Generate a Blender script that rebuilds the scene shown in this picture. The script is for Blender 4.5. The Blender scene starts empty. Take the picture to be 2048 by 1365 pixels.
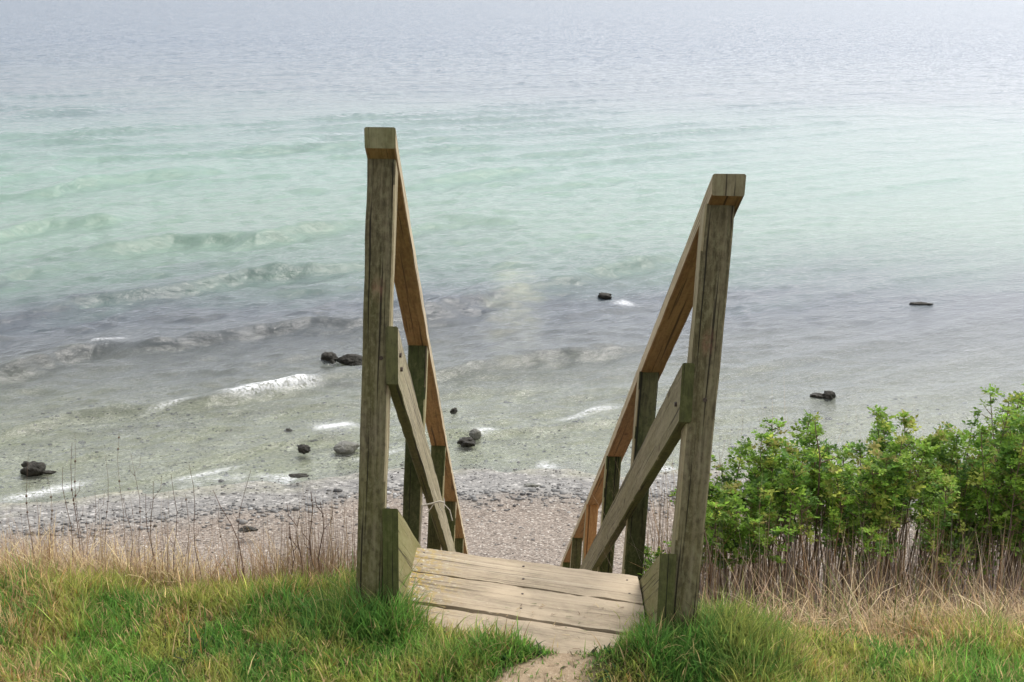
import bpy, math, random
import numpy as np

# ------------------------------------------------------------------ camera, sky, sun, exposure
scene = bpy.context.scene
col = scene.collection
EYE = 10.0                                   # eye height above the sea
cam_data = bpy.data.cameras.new("camera")
cam_data.sensor_width = 36.0
cam_data.lens = 46.93
cam_data.clip_start = 0.05
cam_data.clip_end = 20000
cam = bpy.data.objects.new("camera", cam_data)
col.objects.link(cam)
cam.location = (0, 0, EYE)
cam.rotation_mode = 'QUATERNION'
from mathutils import Quaternion, Vector, Matrix
# pitched 15 degrees down with a very slight roll
cam.rotation_quaternion = Quaternion((1, 0, 0), math.radians(75.0)) @ Quaternion((0, 0, 1), math.radians(1.0))
scene.camera = cam

SUN_ELEV, SUN_AZ = 57.0, 58.0                # azimuth clockwise from +Y (towards the sea, to the right)
world = bpy.data.worlds.new("World")
scene.world = world
world.use_nodes = True
wn, wl = world.node_tree.nodes, world.node_tree.links
wn.clear()
w_out = wn.new("ShaderNodeOutputWorld")
w_bg = wn.new("ShaderNodeBackground")
sky = wn.new("ShaderNodeTexSky")
sky.sky_type = 'NISHITA'
sky.sun_disc = False
sky.sun_elevation = math.radians(SUN_ELEV)
sky.sun_rotation = math.radians(SUN_AZ)
sky.air_density = 1.0
sky.dust_density = 4.0
sky.ozone_density = 1.5
w_mix = wn.new("ShaderNodeMixRGB")
w_mix.inputs[0].default_value = 0.82
w_mix.inputs[2].default_value = (8.0, 8.2, 8.6, 1)      # thin even cloud over the blue
w_bg.inputs[1].default_value = 0.10
# the cloud veil is brighter round the hidden sun
w_geo = wn.new("ShaderNodeTexCoord")
w_dot = wn.new("ShaderNodeVectorMath"); w_dot.operation = 'DOT_PRODUCT'
_e, _a = math.radians(SUN_ELEV), math.radians(SUN_AZ)
w_dot.inputs[1].default_value = (math.sin(_a) * math.cos(_e), math.cos(_a) * math.cos(_e), math.sin(_e))
wl.new(w_geo.outputs["Generated"], w_dot.inputs[0])
w_map = wn.new("ShaderNodeMapRange")
w_map.inputs["From Min"].default_value = 0.0
w_map.inputs["From Max"].default_value = 1.0
w_map.inputs["To Min"].default_value = 0.44
w_map.inputs["To Max"].default_value = 1.36
wl.new(w_dot.outputs["Value"], w_map.inputs["Value"])
w_cl = wn.new("ShaderNodeVectorMath"); w_cl.operation = 'SCALE'
w_cl.inputs[0].default_value = (8.2, 8.25, 8.4)
wl.new(w_map.outputs[0], w_cl.inputs["Scale"])
wl.new(w_cl.outputs[0], w_mix.inputs[2])
wl.new(sky.outputs[0], w_mix.inputs[1])
wl.new(w_mix.outputs[0], w_bg.inputs[0])
wl.new(w_bg.outputs[0], w_out.inputs[0])

sun_d = bpy.data.lights.new("sun", 'SUN')
sun_d.energy = 1.7
sun_d.angle = math.radians(36)
sun_d.color = (1.0, 0.95, 0.87)
sun = bpy.data.objects.new("sun", sun_d)
col.objects.link(sun)
e, a = math.radians(SUN_ELEV), math.radians(SUN_AZ)
sdir = Vector((math.sin(a) * math.cos(e), math.cos(a) * math.cos(e), math.sin(e)))
sun.rotation_mode = 'QUATERNION'
sun.rotation_quaternion = sdir.to_track_quat('Z', 'Y')
sun.location = sdir * 60

scene.view_settings.view_transform = 'Standard'
scene.view_settings.look = 'None'
scene.view_settings.gamma = 1.0
scene.view_settings.use_curve_mapping = False
scene.view_settings.exposure = 1.04
scene.render.engine = 'CYCLES'
scene.cycles.max_bounces = 6
scene.cycles.transparent_max_bounces = 8
scene.cycles.caustics_reflective = False
scene.cycles.caustics_refractive = False
scene.cycles.use_denoising = True

rng = np.random.default_rng(7)
random.seed(7)

# ------------------------------------------------------------------ helpers
def tag(o, label=None, category=None, group=None, kind=None):
    if label: o["label"] = label
    if category: o["category"] = category
    if group: o["group"] = group
    if kind: o["kind"] = kind
    return o

def empty(name, loc, parent=None):
    o = bpy.data.objects.new(name, None)
    o.empty_display_size = 0.1
    col.objects.link(o)
    o.location = loc
    if parent: o.parent = parent
    return o

def link_mesh(name, me, mats, parent=None):
    o = bpy.data.objects.new(name, me)
    col.objects.link(o)
    for m in (mats if isinstance(mats, (list, tuple)) else [mats]):
        me.materials.append(m)
    if parent is not None:
        o.parent = parent
        o.matrix_parent_inverse = Matrix.Translation(parent.location).inverted() if parent.parent is None \
            else Matrix.Translation(parent.matrix_world.translation).inverted()
    return o

def np_mesh(name, verts, faces, smooth=True, attrs=None):
    """verts (n,3); faces list of (m,k) int arrays; attrs {name: (n,3) or (n,)} on points"""
    me = bpy.data.meshes.new(name)
    verts = np.asarray(verts, dtype=np.float32)
    me.vertices.add(len(verts))
    me.vertices.foreach_set("co", verts.ravel())
    loops = np.concatenate([f.ravel() for f in faces]).astype(np.int32)
    tot = np.concatenate([np.full(len(f), f.shape[1], dtype=np.int32) for f in faces])
    start = np.concatenate([[0], np.cumsum(tot)[:-1]]).astype(np.int32)
    me.loops.add(len(loops))
    me.loops.foreach_set("vertex_index", loops)
    me.polygons.add(len(tot))
    me.polygons.foreach_set("loop_start", start)
    me.polygons.foreach_set("loop_total", tot)
    me.polygons.foreach_set("use_smooth", np.full(len(tot), smooth))
    for k, v in (attrs or {}).items():
        v = np.asarray(v, dtype=np.float32)
        if v.ndim == 1:
            a_ = me.attributes.new(k, 'FLOAT', 'POINT'); a_.data.foreach_set("value", v)
        else:
            a_ = me.attributes.new(k, 'FLOAT_VECTOR', 'POINT'); a_.data.foreach_set("vector", v.ravel())
    me.update(calc_edges=True)
    return me

def hash2(ix, iy, s):
    h = (ix.astype(np.int64) * 374761393 + iy.astype(np.int64) * 668265263 + s * 974634777) & 0xffffffff
    h = ((h ^ (h >> 13)) * 1274126177) & 0xffffffff
    return ((h ^ (h >> 16)) & 0xffff) / 65535.0

def vnoise(x, y, s=0):
    x = np.asarray(x, float); y = np.asarray(y, float)
    ix, iy = np.floor(x), np.floor(y)
    fx, fy = x - ix, y - iy
    fx, fy = fx * fx * (3 - 2 * fx), fy * fy * (3 - 2 * fy)
    a_ = hash2(ix, iy, s); b_ = hash2(ix + 1, iy, s); c_ = hash2(ix, iy + 1, s); d_ = hash2(ix + 1, iy + 1, s)
    return (a_ * (1 - fx) + b_ * fx) * (1 - fy) + (c_ * (1 - fx) + d_ * fx) * fy

def fbm(x, y, s=0, o=4):
    t, amp, n = 0, 1.0, 0
    for i in range(o):
        t = t + vnoise(x * 2 ** i, y * 2 ** i, s + i * 17) * amp
        n += amp; amp *= .5
    return t / n

def sstep(a_, b_, x):
    t = np.clip((x - a_) / (b_ - a_), 0, 1)
    return t * t * (3 - 2 * t)

# ------------------------------------------------------------------ the lie of the land
def shore_y(x):
    """where the sea meets the beach"""
    x = np.asarray(x, float)
    base = np.interp(x, [-60, -20, -12, -9.5, -7, -5, -3, -1, 2, 6, 12, 30, 160], [15, 21.0, 24.0, 24.7, 25.3, 26.0, 26.5, 26.5, 26.6, 26.7, 27.0, 28.6, 30])
    return base + .35 * (vnoise(x * .45, x * 0, 5) - .5) * 2 + .10 * np.sin(x * 2.1)

def beach_z(x, y):
    s = np.asarray(y) - shore_y(x)
    z = np.where(s < 0, -s * 0.05, -s * 0.055 - 0.0012 * np.maximum(s, 0) ** 2)
    z = z + 0.10 * np.exp(-((s + 2.1) / .55) ** 2) + .03 * (fbm(x * 1.5, y * 1.5, 3) - .5)
    return z

def bluff_z(x, y):
    x = np.asarray(x, float); y = np.asarray(y, float)
    edge = 3.93 - .20 * sstep(-.2, .8, x) + .05 * (vnoise(x * 2.3, x * 0 + 3, 9) - .5) * 2
    t = y - edge
    top = 8.135 + 0.035 * (fbm(x * 1.6, y * 1.6, 21) - .5) * 2
    top = top + .095 * np.exp(-((x - .62) ** 2 + (y - 3.42) ** 2) / .05) + .02 * np.exp(-((x + .55) ** 2 + (y - 3.5) ** 2) / .05)
    slope = 0.62
    z = top - slope * (np.sqrt(np.maximum(t + .18, 0) ** 2 + .012) - .11) * (t > -.18)
    # hollow worn below the landing boards, soil lapping over the nearest one
    hollow = (np.abs(x - .04) < .42) & (y > 3.40)
    lap = 3.60 + .05 * (fbm(x * 6, y * 6, 37) - .5) - (x + .33) * .30
    sand = 8.085 + .080 * sstep(.07, -.05, y - lap) + .012 * (fbm(x * 9, y * 9, 31) - .5)
    sand = sand + .05 * sstep(.22, .42, x) * sstep(3.95, 3.75, y) + .03 * sstep(-.1, .3, x) * sstep(3.6, 3.45, y)
    wgt = sstep(.46, .36, np.abs(x - .04)) * sstep(3.1, 3.35, y)
    sand = sand - .62 * np.maximum(y - 4.0, 0) - .05 * sstep(3.9, 4.2, y)
    z = z * (1 - wgt) + np.minimum(sand, 9) * wgt
    return z

# ------------------------------------------------------------------ materials
class NT:
    def __init__(s, name):
        s.m = bpy.data.materials.new(name); s.m.use_nodes = True
        s.t = s.m.node_tree; s.t.nodes.clear()
    def n(s, typ, ins=None, **kw):
        nd = s.t.nodes.new(typ)
        for k, v in kw.items(): setattr(nd, k, v)
        for k, v in (ins or {}).items():
            if isinstance(v, bpy.types.NodeSocket): s.t.links.new(v, nd.inputs[k])
            else: nd.inputs[k].default_value = v
        return nd
    def math(s, op, a_, b_=None, clamp=False):
        return s.n("ShaderNodeMath", {0: a_, **({1: b_} if b_ is not None else {})}, operation=op, use_clamp=clamp).outputs[0]
    def mix(s, f, a_, b_, bt='MIX'):
        return s.n("ShaderNodeMixRGB", {0: f, 1: a_, 2: b_}, blend_type=bt).outputs[0]
    def ramp(s, f, stops, interp='LINEAR'):
        nd = s.n("ShaderNodeValToRGB", {0: f}); cr = nd.color_ramp; cr.interpolation = interp
        while len(cr.elements) < len(stops): cr.elements.new(.5)
        for el, (p, c) in zip(cr.elements, stops):
            el.position = p; el.color = (c, c, c, 1) if isinstance(c, (int, float)) else (*c, 1)
        return nd.outputs[0]
    def noise(s, vec, scale, detail=4, rough=.55, dist=0):
        return s.n("ShaderNodeTexNoise", {"Vector": vec, "Scale": scale, "Detail": detail, "Roughness": rough, "Distortion": dist}).outputs[0]
    def mapv(s, vec, scale=(1, 1, 1), loc=(0, 0, 0), rot=(0, 0, 0)):
        return s.n("ShaderNodeMapping", {"Vector": vec, "Scale": scale, "Location": loc, "Rotation": rot}).outputs[0]
    def attr(s, name, out="Vector"):
        return s.n("ShaderNodeAttribute", attribute_name=name).outputs[out]
    def bump(s, h, strength, dist):
        return s.n("ShaderNodeBump", {"Height": h, "Strength": strength, "Distance": dist}).outputs[0]
    def out(s, surf):
        o = s.n("ShaderNodeOutputMaterial"); s.t.links.new(surf, o.inputs[0]); return s.m
    def bsdf(s, color, rough=.8, normal=None, spec=.3, **kw):
        ins = {"Base Color": color, "Roughness": rough, "Specular IOR Level": spec}
        if normal is not None: ins["Normal"] = normal
        ins.update(kw)
        return s.n("ShaderNodeBsdfPrincipled", ins).outputs[0]

def wood(name, base, dark, light, algae=None, algae_amt=0.0, algae_low=0.0, rough=.85, knots=True, sand=0.0, pink=None, lichen=0.0):
    """weathered timber; 'grain' holds (across, through, along) in metres, 'board' the height above the deck"""
    N = NT(name)
    g = N.attr("grain")
    lo = N.mapv(g, (1, 1, .05))
    warp = N.noise(N.mapv(g, (6, 6, 1.5)), 1.0, 2)
    g2 = N.n("ShaderNodeVectorMath", {0: lo, 1: N.mix(1, (0, 0, 0, 1), N.mix(.5, (0, 0, 0, 1), warp)) }, operation='ADD').outputs[0]
    st = N.noise(N.mapv(g, (110, 110, 11.0)), 1.0, 6, .78)
    st2 = N.noise(N.mapv(g, (26, 26, 1.1)), 1.0, 4, .6, .3)
    blot = N.noise(N.mapv(g, (5, 5, 2.4)), 1.0, 4, .6)
    c = N.mix(N.ramp(st, [(.36, 0), (.62, 1)]), (*dark, 1), (*base, 1))
    c = N.mix(N.math('MULTIPLY', N.ramp(st2, [(.50, 0), (.72, 1)]), .8), c, (*light, 1))
    c = N.mix(N.math('MULTIPLY', N.ramp(st2, [(.28, 1), (.44, 0)]), .6), c, (*dark, 1))
    if algae is not None:
        zf = N.math('SUBTRACT', 1.0, N.math('DIVIDE', N.attr("height", "Fac"), 1.2), clamp=True)
        am = N.math('ADD', N.math('MULTIPLY', zf, algae_low), algae_amt)
        af = N.math('MULTIPLY', N.ramp(blot, [(.30, 0), (.62, 1)]), am, clamp=True)
        c = N.mix(af, c, (*algae, 1))
    sp_ = N.noise(N.mapv(g, (70, 70, 45)), 1.0, 5, .7)
    c = N.mix(N.math('MULTIPLY', N.ramp(sp_, [(.50, 0), (.64, 1)]), .45), c, (light[0] * .75, light[1] * .82, light[2] * .68, 1))
    c = N.mix(N.math('MULTIPLY', N.ramp(sp_, [(.36, 1), (.46, 0)]), .45), c, (*dark, 1))
    cr = N.noise(N.mapv(g, (120, 120, 1.3)), 1.0, 2, .5, .15)
    crack = N.ramp(cr, [(.34, 1), (.39, 0)])
    c = N.mix(N.math('MULTIPLY', crack, .88), c, (dark[0] * .35, dark[1] * .35, dark[2] * .35, 1))
    if knots:
        kv = N.n("ShaderNodeTexVoronoi", {"Vector": N.mapv(g, (9, 9, 3.1)), "Scale": 1.0, "Randomness": 1.0})
        kf = N.ramp(kv.outputs["Distance"], [(.05, 1), (.13, .0)])
        c = N.mix(N.math('MULTIPLY', kf, .8), c, (dark[0] * .4, dark[1] * .3, dark[2] * .3, 1))
    if lichen:
        lf = N.noise(N.mapv(g, (38, 38, 38)), 1.0, 5, .7)
        left = N.attr("lichen", "Fac")
        lm = N.math('MULTIPLY', N.ramp(lf, [(.48, 0), (.56, 1)]), left, clamp=True)
        c = N.mix(N.math('MULTIPLY', lm, lichen), c, (.34, .24, .05, 1))
        lm2 = N.math('MULTIPLY', N.ramp(N.noise(N.mapv(g, (60, 60, 60), (3, 1, 2)), 1.0, 4, .6), [(.58, 0), (.62, 1)]), left, clamp=True)
        c = N.mix(N.math('MULTIPLY', lm2, .8), c, (.55, .56, .46, 1))
    if sand:
        sf = N.noise(N.mapv(g, (11, 11, 4)), 1.0, 5, .6)
        sm = N.math('MULTIPLY', N.ramp(sf, [(.36, 0), (.6, 1)]), N.attr("tread", "Fac"), clamp=True)
        c = N.mix(N.math('MULTIPLY', sm, sand), c, (.45, .365, .26, 1))
    if pink:
        gp = N.n("ShaderNodeVectorMath", {0: g, 1: pink}, operation='SUBTRACT').outputs[0]
        gd = N.n("ShaderNodeVectorMath", {0: N.mapv(gp, (1.5, 0, .75))}, operation='LENGTH').outputs["Value"]
        pm = N.math('MULTIPLY', N.ramp(gd, [(.012, 1), (.034, 0)]), N.ramp(N.noise(N.mapv(g, (90, 90, 40)), 1.0, 3), [(.4, .15), (.6, 1)]))
        c = N.mix(N.math('MULTIPLY', pm, .30), c, (.33, .15, .11, 1))
    h = N.math('ADD', N.math('MULTIPLY', st, .5), N.math('MULTIPLY', N.math('SUBTRACT', 1.0, crack), .6))
    h = N.math('ADD', h, N.math('MULTIPLY', st2, .4))
    return N.out(N.bsdf(c, rough, N.bump(h, .7, .003), .25))

M = {}
M['post_l'] = wood('weathered_post', (.155, .130, .080), (.040, .033, .020), (.31, .265, .185), (.105, .105, .024), .15, 1.0, pink=(0.0, 0, 1.02))
M['post_r'] = wood('weathered_post_right', (.165, .138, .083), (.045, .038, .022), (.30, .26, .18), (.095, .085, .022), .15, .75, pink=(0.0, 0, .93))
M['post_green'] = wood('algae_post', (.085, .080, .038), (.024, .023, .012), (.16, .14, .08), (.040, .058, .014), .6, .3)
M['post_new'] = wood('fresh_post', (.36, .20, .09), (.22, .115, .045), (.46, .29, .14), None)
M['side'] = wood('post_wood_lit_copy', (.36, .30, .20), (.19, .15, .09), (.46, .40, .29), (.22, .22, .09), .25, .3)  # inner post faces: light from the sea side is put into this paler colour
M['rail_under'] = wood('unweathered_underside', (.28, .170, .078), (.14, .085, .038), (.36, .25, .13), (.12, .11, .03), .15, .0)
M['rail_under_r'] = wood('unweathered_underside_right', (.255, .145, .070), (.13, .072, .034), (.33, .21, .11), (.11, .08, .03), .12, .0)
M['rail_end'] = wood('rail_end_grain', (.27, .235, .14), (.10, .095, .05), (.30, .28, .18), (.12, .13, .04), .4, 0)
M['rail_side'] = wood('rail_side', (.50, .42, .29), (.32, .26, .17), (.58, .51, .40), None)
M['mid'] = wood('midrail_face', (.34, .295, .205), (.16, .135, .09), (.44, .40, .30), (.20, .185, .08), .25, 0)
M['mid_r'] = wood('midrail_face_right', (.25, .215, .14), (.12, .10, .062), (.34, .30, .21), (.15, .14, .05), .30, 0)
M['string'] = wood('stringer_face', (.31, .265, .15), (.16, .13, .06), (.36, .33, .2), (.17, .17, .05), .5, .2)
M['string_end'] = wood('stringer_end', (.10, .095, .04), (.035, .033, .018), (.17, .16, .08), (.062, .075, .018), .5, .4)
M['deck'] = wood('landing_boards', (.33, .27, .195), (.17, .135, .095), (.43, .365, .275), None, sand=.85, lichen=.9, knots=False)

def blade_mat(name, transl=.35, rough=.6):
    N = NT(name)
    c = N.attr("tint", "Color")
    d = N.bsdf(c, rough, None, .25)
    t = N.n("ShaderNodeBsdfTranslucent", {0: c}).outputs[0]
    return N.out(N.n("ShaderNodeMixShader", {0: transl, 1: d, 2: t}).outputs[0])
M['blade'] = blade_mat('grass_blade', .5)
M['leaf'] = blade_mat('leaf', .55, .45)
M['straw'] = blade_mat('straw', .2, .8)
def plain(name, c, rough=.85, var=.4, scale=30):
    N = NT(name)
    o = N.n("ShaderNodeTexCoord").outputs["Object"]
    f = N.noise(o, scale, 4)
    return N.out(N.bsdf(N.mix(f, (c[0] * (1 - var), c[1] * (1 - var), c[2] * (1 - var), 1), (c[0] * (1 + var), c[1] * (1 + var), c[2] * (1 + var), 1)), rough, N.bump(f, .5, .01), .3))
M['stem'] = plain('dead_stem', (.16, .11, .075))
M['stem_dark'] = plain('dark_dead_stem', (.14, .09, .068))
M['steel'] = plain('rusty_steel', (.06, .045, .035), .6)
M['litter'] = plain('dry_litter', (.20, .14, .085))
M['root'] = plain('pale_root', (.42, .38, .31))

# soil of the bluff
N = NT('bluff_soil')
o = N.n("ShaderNodeTexCoord").outputs["Object"]
f1, f2, f3 = N.noise(o, 3.0, 5), N.noise(o, 28, 5, .65), N.noise(o, 160, 3, .6)
soil = N.mix(N.ramp(f1, [(.4, 0), (.6, 1)]), (.40, .30, .20, 1), (.33, .25, .165, 1))
soil = N.mix(N.math('MULTIPLY', N.ramp(f2, [(.45, 0), (.65, 1)]), .5), soil, (.24, .175, .11, 1))
soil = N.mix(N.math('MULTIPLY', N.ramp(f3, [(.55, 0), (.68, 1)]), .5), soil, (.52, .43, .32, 1))
soil = N.mix(N.attr("turf", "Fac"), soil, N.mix(f2, (.030, .040, .012, 1), (.10, .085, .035, 1)))
M['soil'] = N.out(N.bsdf(soil, .95, N.bump(N.math('ADD', f2, N.math('MULTIPLY', f3, .5)), .6, .015), .15))

# beach and sea bed: dry sand and gravel, wet gravel, stones and weed below the water
N = NT('shingle')
o = N.n("ShaderNodeTexCoord").outputs["Object"]
s = N.attr("s", "Fac")
vz = N.n("ShaderNodeTexVoronoi", {"Vector": o, "Scale": 15.0, "Randomness": 1.0})
v2 = N.n("ShaderNodeTexVoronoi", {"Vector": o, "Scale": 34.0, "Randomness": 1.0})
sep = N.n("ShaderNodeSeparateColor", {0: vz.outputs["Color"]})
sep2 = N.n("ShaderNodeSeparateColor", {0: v2.outputs["Color"]})
big = N.noise(o, .9, 5, .6)
med = N.noise(o, 4.5, 5, .65)
dry = N.ramp(sep2.outputs[0], [(0, (.085, .070, .058)), (.3, (.165, .136, .112)), (.7, (.22, .182, .152)), (.92, (.28, .245, .21)), (1, (.42, .39, .35))])
wet = N.ramp(sep.outputs[0], [(0, (.08, .075, .07)), (.35, (.15, .143, .133)), (.75, (.20, .19, .175)), (.93, (.27, .26, .24)), (1, (.42, .40, .38))])
sea = N.ramp(sep.outputs[1], [(0, (.16, .16, .125)), (.4, (.29, .28, .225)), (.8, (.38, .365, .29)), (1, (.58, .56, .47))])
weed = N.ramp(N.math('ADD', N.math('MULTIPLY', big, .6), N.math('MULTIPLY', med, .4)), [(.40, 0), (.56, 1)])
sea = N.mix(N.math('MULTIPLY', weed, .6), sea, (.17, .175, .085, 1))
sn = N.math('ADD', s, N.math('MULTIPLY', N.math('SUBTRACT', big, .5), 2.2))
c = N.mix(N.ramp(N.math('ADD', N.math('MULTIPLY', sn, .1), 1.0), [(.73, 0), (.84, 1)]), dry, wet)
c = N.mix(N.ramp(N.math('ADD', N.math('MULTIPLY', sn, .1), .5), [(.44, 0), (.56, 1)]), c, sea)
c = N.mix(.35, c, N.mix(med, (.0, .0, .0, 1), (.9, .9, .9, 1)), 'OVERLAY')
h = N.math('SUBTRACT', 1.0, N.math('ADD', vz.outputs["Distance"], N.math('MULTIPLY', v2.outputs["Distance"], .5)))
M['shingle'] = N.out(N.bsdf(c, N.ramp(N.math('ADD', N.math('MULTIPLY', sn, .1), 1.0), [(.76, .9), (.86, .38)]), N.bump(h, .6, .03), .4))

# water
N = NT('sea_water')
o = N.n("ShaderNodeTexCoord").outputs["Object"]
s = N.attr("s", "Fac")
foam = N.attr("foam", "Fac")
rotv = N.mapv(o, rot=(0, 0, math.radians(-38)))
bn = N.noise(N.mapv(rotv, (.028, .055, 1)), 1.0, 4, .6)
bn2 = N.noise(N.mapv(rotv, (.16, .45, 1)), 1.0, 4, .6)
sw = N.math('ADD', s, N.math('MULTIPLY', N.math('SUBTRACT', bn, .5), N.math('ADD', 14.0, N.math('MULTIPLY', s, .35))))
sw = N.math('ADD', sw, N.math('MULTIPLY', N.math('SUBTRACT', bn2, .5), 9))
zone = N.math('DIVIDE', sw, 200.0)
body = N.ramp(zone, [(0.0, (.24, .245, .18)), (.035, (.100, .112, .108)), (.07, (.052, .063, .078)), (.105, (.085, .130, .110)),
                     (.15, (.125, .190, .150)), (.24, (.125, .200, .165)), (.36, (.115, .170, .160)), (.52, (.085, .115, .135)), (.8, (.080, .110, .145)), (1, (.09, .12, .16))])
# pale column of glare put into the water colour in front of the steps
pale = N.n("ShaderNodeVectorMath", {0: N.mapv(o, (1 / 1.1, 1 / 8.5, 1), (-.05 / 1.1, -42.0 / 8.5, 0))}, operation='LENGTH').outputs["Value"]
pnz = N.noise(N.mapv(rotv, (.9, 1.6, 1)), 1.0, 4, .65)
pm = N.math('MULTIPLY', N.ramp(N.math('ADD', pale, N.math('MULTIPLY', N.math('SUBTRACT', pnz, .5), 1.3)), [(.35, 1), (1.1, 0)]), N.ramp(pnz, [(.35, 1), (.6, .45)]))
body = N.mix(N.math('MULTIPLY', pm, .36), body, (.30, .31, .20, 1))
mott = N.noise(N.mapv(rotv, (1.2, 2.2, 1)), 1.0, 4, .6)
body = N.mix(.5, body, N.mix(mott, (.25, .25, .25, 1), (.75, .75, .75, 1)), 'OVERLAY')
# ripples: two scales of chop drawn out along the crests
r1 = N.noise(N.mapv(rotv, (1.0, 2.3, 1)), 1.0, 5, .65, .4)
r2 = N.noise(N.mapv(rotv, (3.4, 7.5, 1)), 1.0, 5, .62, .6)
r3 = N.noise(N.mapv(rotv, (.22, .55, 1)), 1.0, 3, .6)
hh = N.math('ADD', N.math('MULTIPLY', r1, .055), N.math('MULTIPLY', r2, .040))
r4 = N.noise(N.mapv(rotv, (.10, .16, 1)), 1.0, 4, .6)
far = N.ramp(N.math('DIVIDE', s, 400.0), [(.10, 0), (.5, 1)])
hh = N.math('ADD', hh, N.math('MULTIPLY', r3, N.math('ADD', .12, N.math('MULTIPLY', far, .9))))
hh = N.math('ADD', hh, N.math('MULTIPLY', r4, N.math('MULTIPLY', far, 2.2)))
nrm = N.bump(hh, 1.0, 1.0)
nrm_in = N.bump(hh, .8, .55)
gl = N.n("ShaderNodeBsdfGlossy", {"Color": (.97, .98, 1, 1), "Roughness": .15, "Normal": nrm}).outputs[0]
fr = N.n("ShaderNodeFresnel", {"IOR": 1.333, "Normal": nrm}).outputs[0]
tr = N.n("ShaderNodeBsdfTransparent", {0: (.90, .95, .91, 1)}).outputs[0]
di = N.n("ShaderNodeBsdfDiffuse", {0: body, "Normal": nrm_in}).outputs[0]
opq = N.ramp(N.math('DIVIDE', sw, 40.0), [(0, .02), (.13, .20), (.30, .75), (.42, 1)])
under = N.n("ShaderNodeMixShader", {0: opq, 1: tr, 2: di}).outputs[0]
wat = N.n("ShaderNodeMixShader", {0: fr, 1: under, 2: gl}).outputs[0]
fn = N.noise(N.mapv(o, (11, 15, 1)), 1.0, 6, .75)
fm = N.math('MULTIPLY', foam, N.ramp(fn, [(.42, 0), (.55, 1)]), clamp=True)
fo = N.n("ShaderNodeBsdfDiffuse", {0: (.80, .82, .84, 1)}).outputs[0]
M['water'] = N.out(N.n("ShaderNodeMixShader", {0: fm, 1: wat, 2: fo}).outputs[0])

def rock_mat(name, c, wetr=.35, weedc=(.03, .03, .012)):
    N = NT(name)
    o = N.n("ShaderNodeTexCoord").outputs["Object"]
    f = N.noise(o, 6, 6, .65); f2 = N.noise(o, 22, 4, .6)
    cc = N.mix(N.ramp(f, [(.4, 0), (.6, 1)]), (*c, 1), (*weedc, 1))
    cc = N.mix(N.math('MULTIPLY', f2, .5), cc, (c[0] * 1.6, c[1] * 1.6, c[2] * 1.5, 1))
    return N.out(N.bsdf(cc, wetr + .25, N.bump(N.math('ADD', f, f2), .9, .06), .3))
M['rock_black'] = rock_mat('weed_black_rock', (.030, .027, .022), .3, (.010, .010, .006))
M['rock_grey'] = rock_mat('wet_grey_rock', (.15, .15, .14), .35, (.07, .07, .05))
N = NT('pebble_stone')
c = N.attr("tint", "Color")
M['pebble'] = N.out(N.bsdf(c, .6, None, .35))

# ------------------------------------------------------------------ bluff ground
def axis(segs):
    out = []
    for a_, b_, n in segs: out.append(np.linspace(a_, b_, n, endpoint=False))
    out.append([segs[-1][1]])
    return np.concatenate(out)

def grid_mesh(name, xs, ys, zf, extra=None):
    X, Y = np.meshgrid(xs, ys)
    Z = zf(X, Y)
    v = np.stack([X, Y, Z], -1).reshape(-1, 3)
    nx, ny = len(xs), len(ys)
    i = np.arange(nx * ny).reshape(ny, nx)
    f = np.stack([i[:-1, :-1], i[:-1, 1:], i[1:, 1:], i[1:, :-1]], -1).reshape(-1, 4)
    at = {k: fn_(X, Y).ravel() for k, fn_ in (extra or {}).items()}
    return np_mesh(name, v, [f], True, at)

# worn bare soil between the posts and in front of the landing
def bare(x, y, margin=False):
    """1 on trodden bare soil or boards, 0 in the turf"""
    x = np.asarray(x, float); y = np.asarray(y, float)
    n = (fbm(x * 8, y * 8, 51) - .5) * .26
    left = np.interp(y, [3.0, 3.27, 3.34, 3.40, 3.47, 3.54, 3.60, 3.67, 3.72, 4.3], [-.16, -.06, .03, .15, .08, -.06, -.13, -.18, -.34, -.36])
    right = np.interp(y, [3.0, 3.28, 3.40, 3.56, 3.70, 3.79, 3.9, 4.3], [.23, .225, .215, .25, .31, .37, .44, .44])
    m = np.minimum(x - left, right - x) + n * .5
    return m if margin else sstep(-.025, .035, m)

def turf(x, y):
    return (1 - bare(x, y)) * sstep(5.6, 3.9, y + .5 * fbm(x * 2, y * 2, 8)) * 1.0

XS = axis([(-60, -8, 20), (-8, -2.2, 30), (-2.2, 2.2, 160), (2.2, 8, 30), (8, 60, 20)])
YS = axis([(-40, 1.5, 14), (1.5, 2.8, 14), (2.8, 5.0, 110), (5, 22, 50)])
def ground_z(x, y):
    z = bluff_z(x, y)
    return np.maximum(z, beach_z(x, y) - .25 + 0 * x)
g = link_mesh('bluff_ground', grid_mesh('bluff_ground', XS, YS, ground_z, {"turf": turf}), M['soil'])
tag(g, kind='structure')

# ------------------------------------------------------------------ beach and sea bed
XS = axis([(-160, -30, 20), (-30, 34, 320), (34, 160, 20)])
YS = axis([(15, 20, 20), (20, 34, 150), (34, 62, 40), (62, 120, 10)])
g = link_mesh('beach', grid_mesh('beach', XS, YS, beach_z, {"s": lambda x, y: y - shore_y(x)}), M['shingle'])
tag(g, kind='structure')

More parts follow.
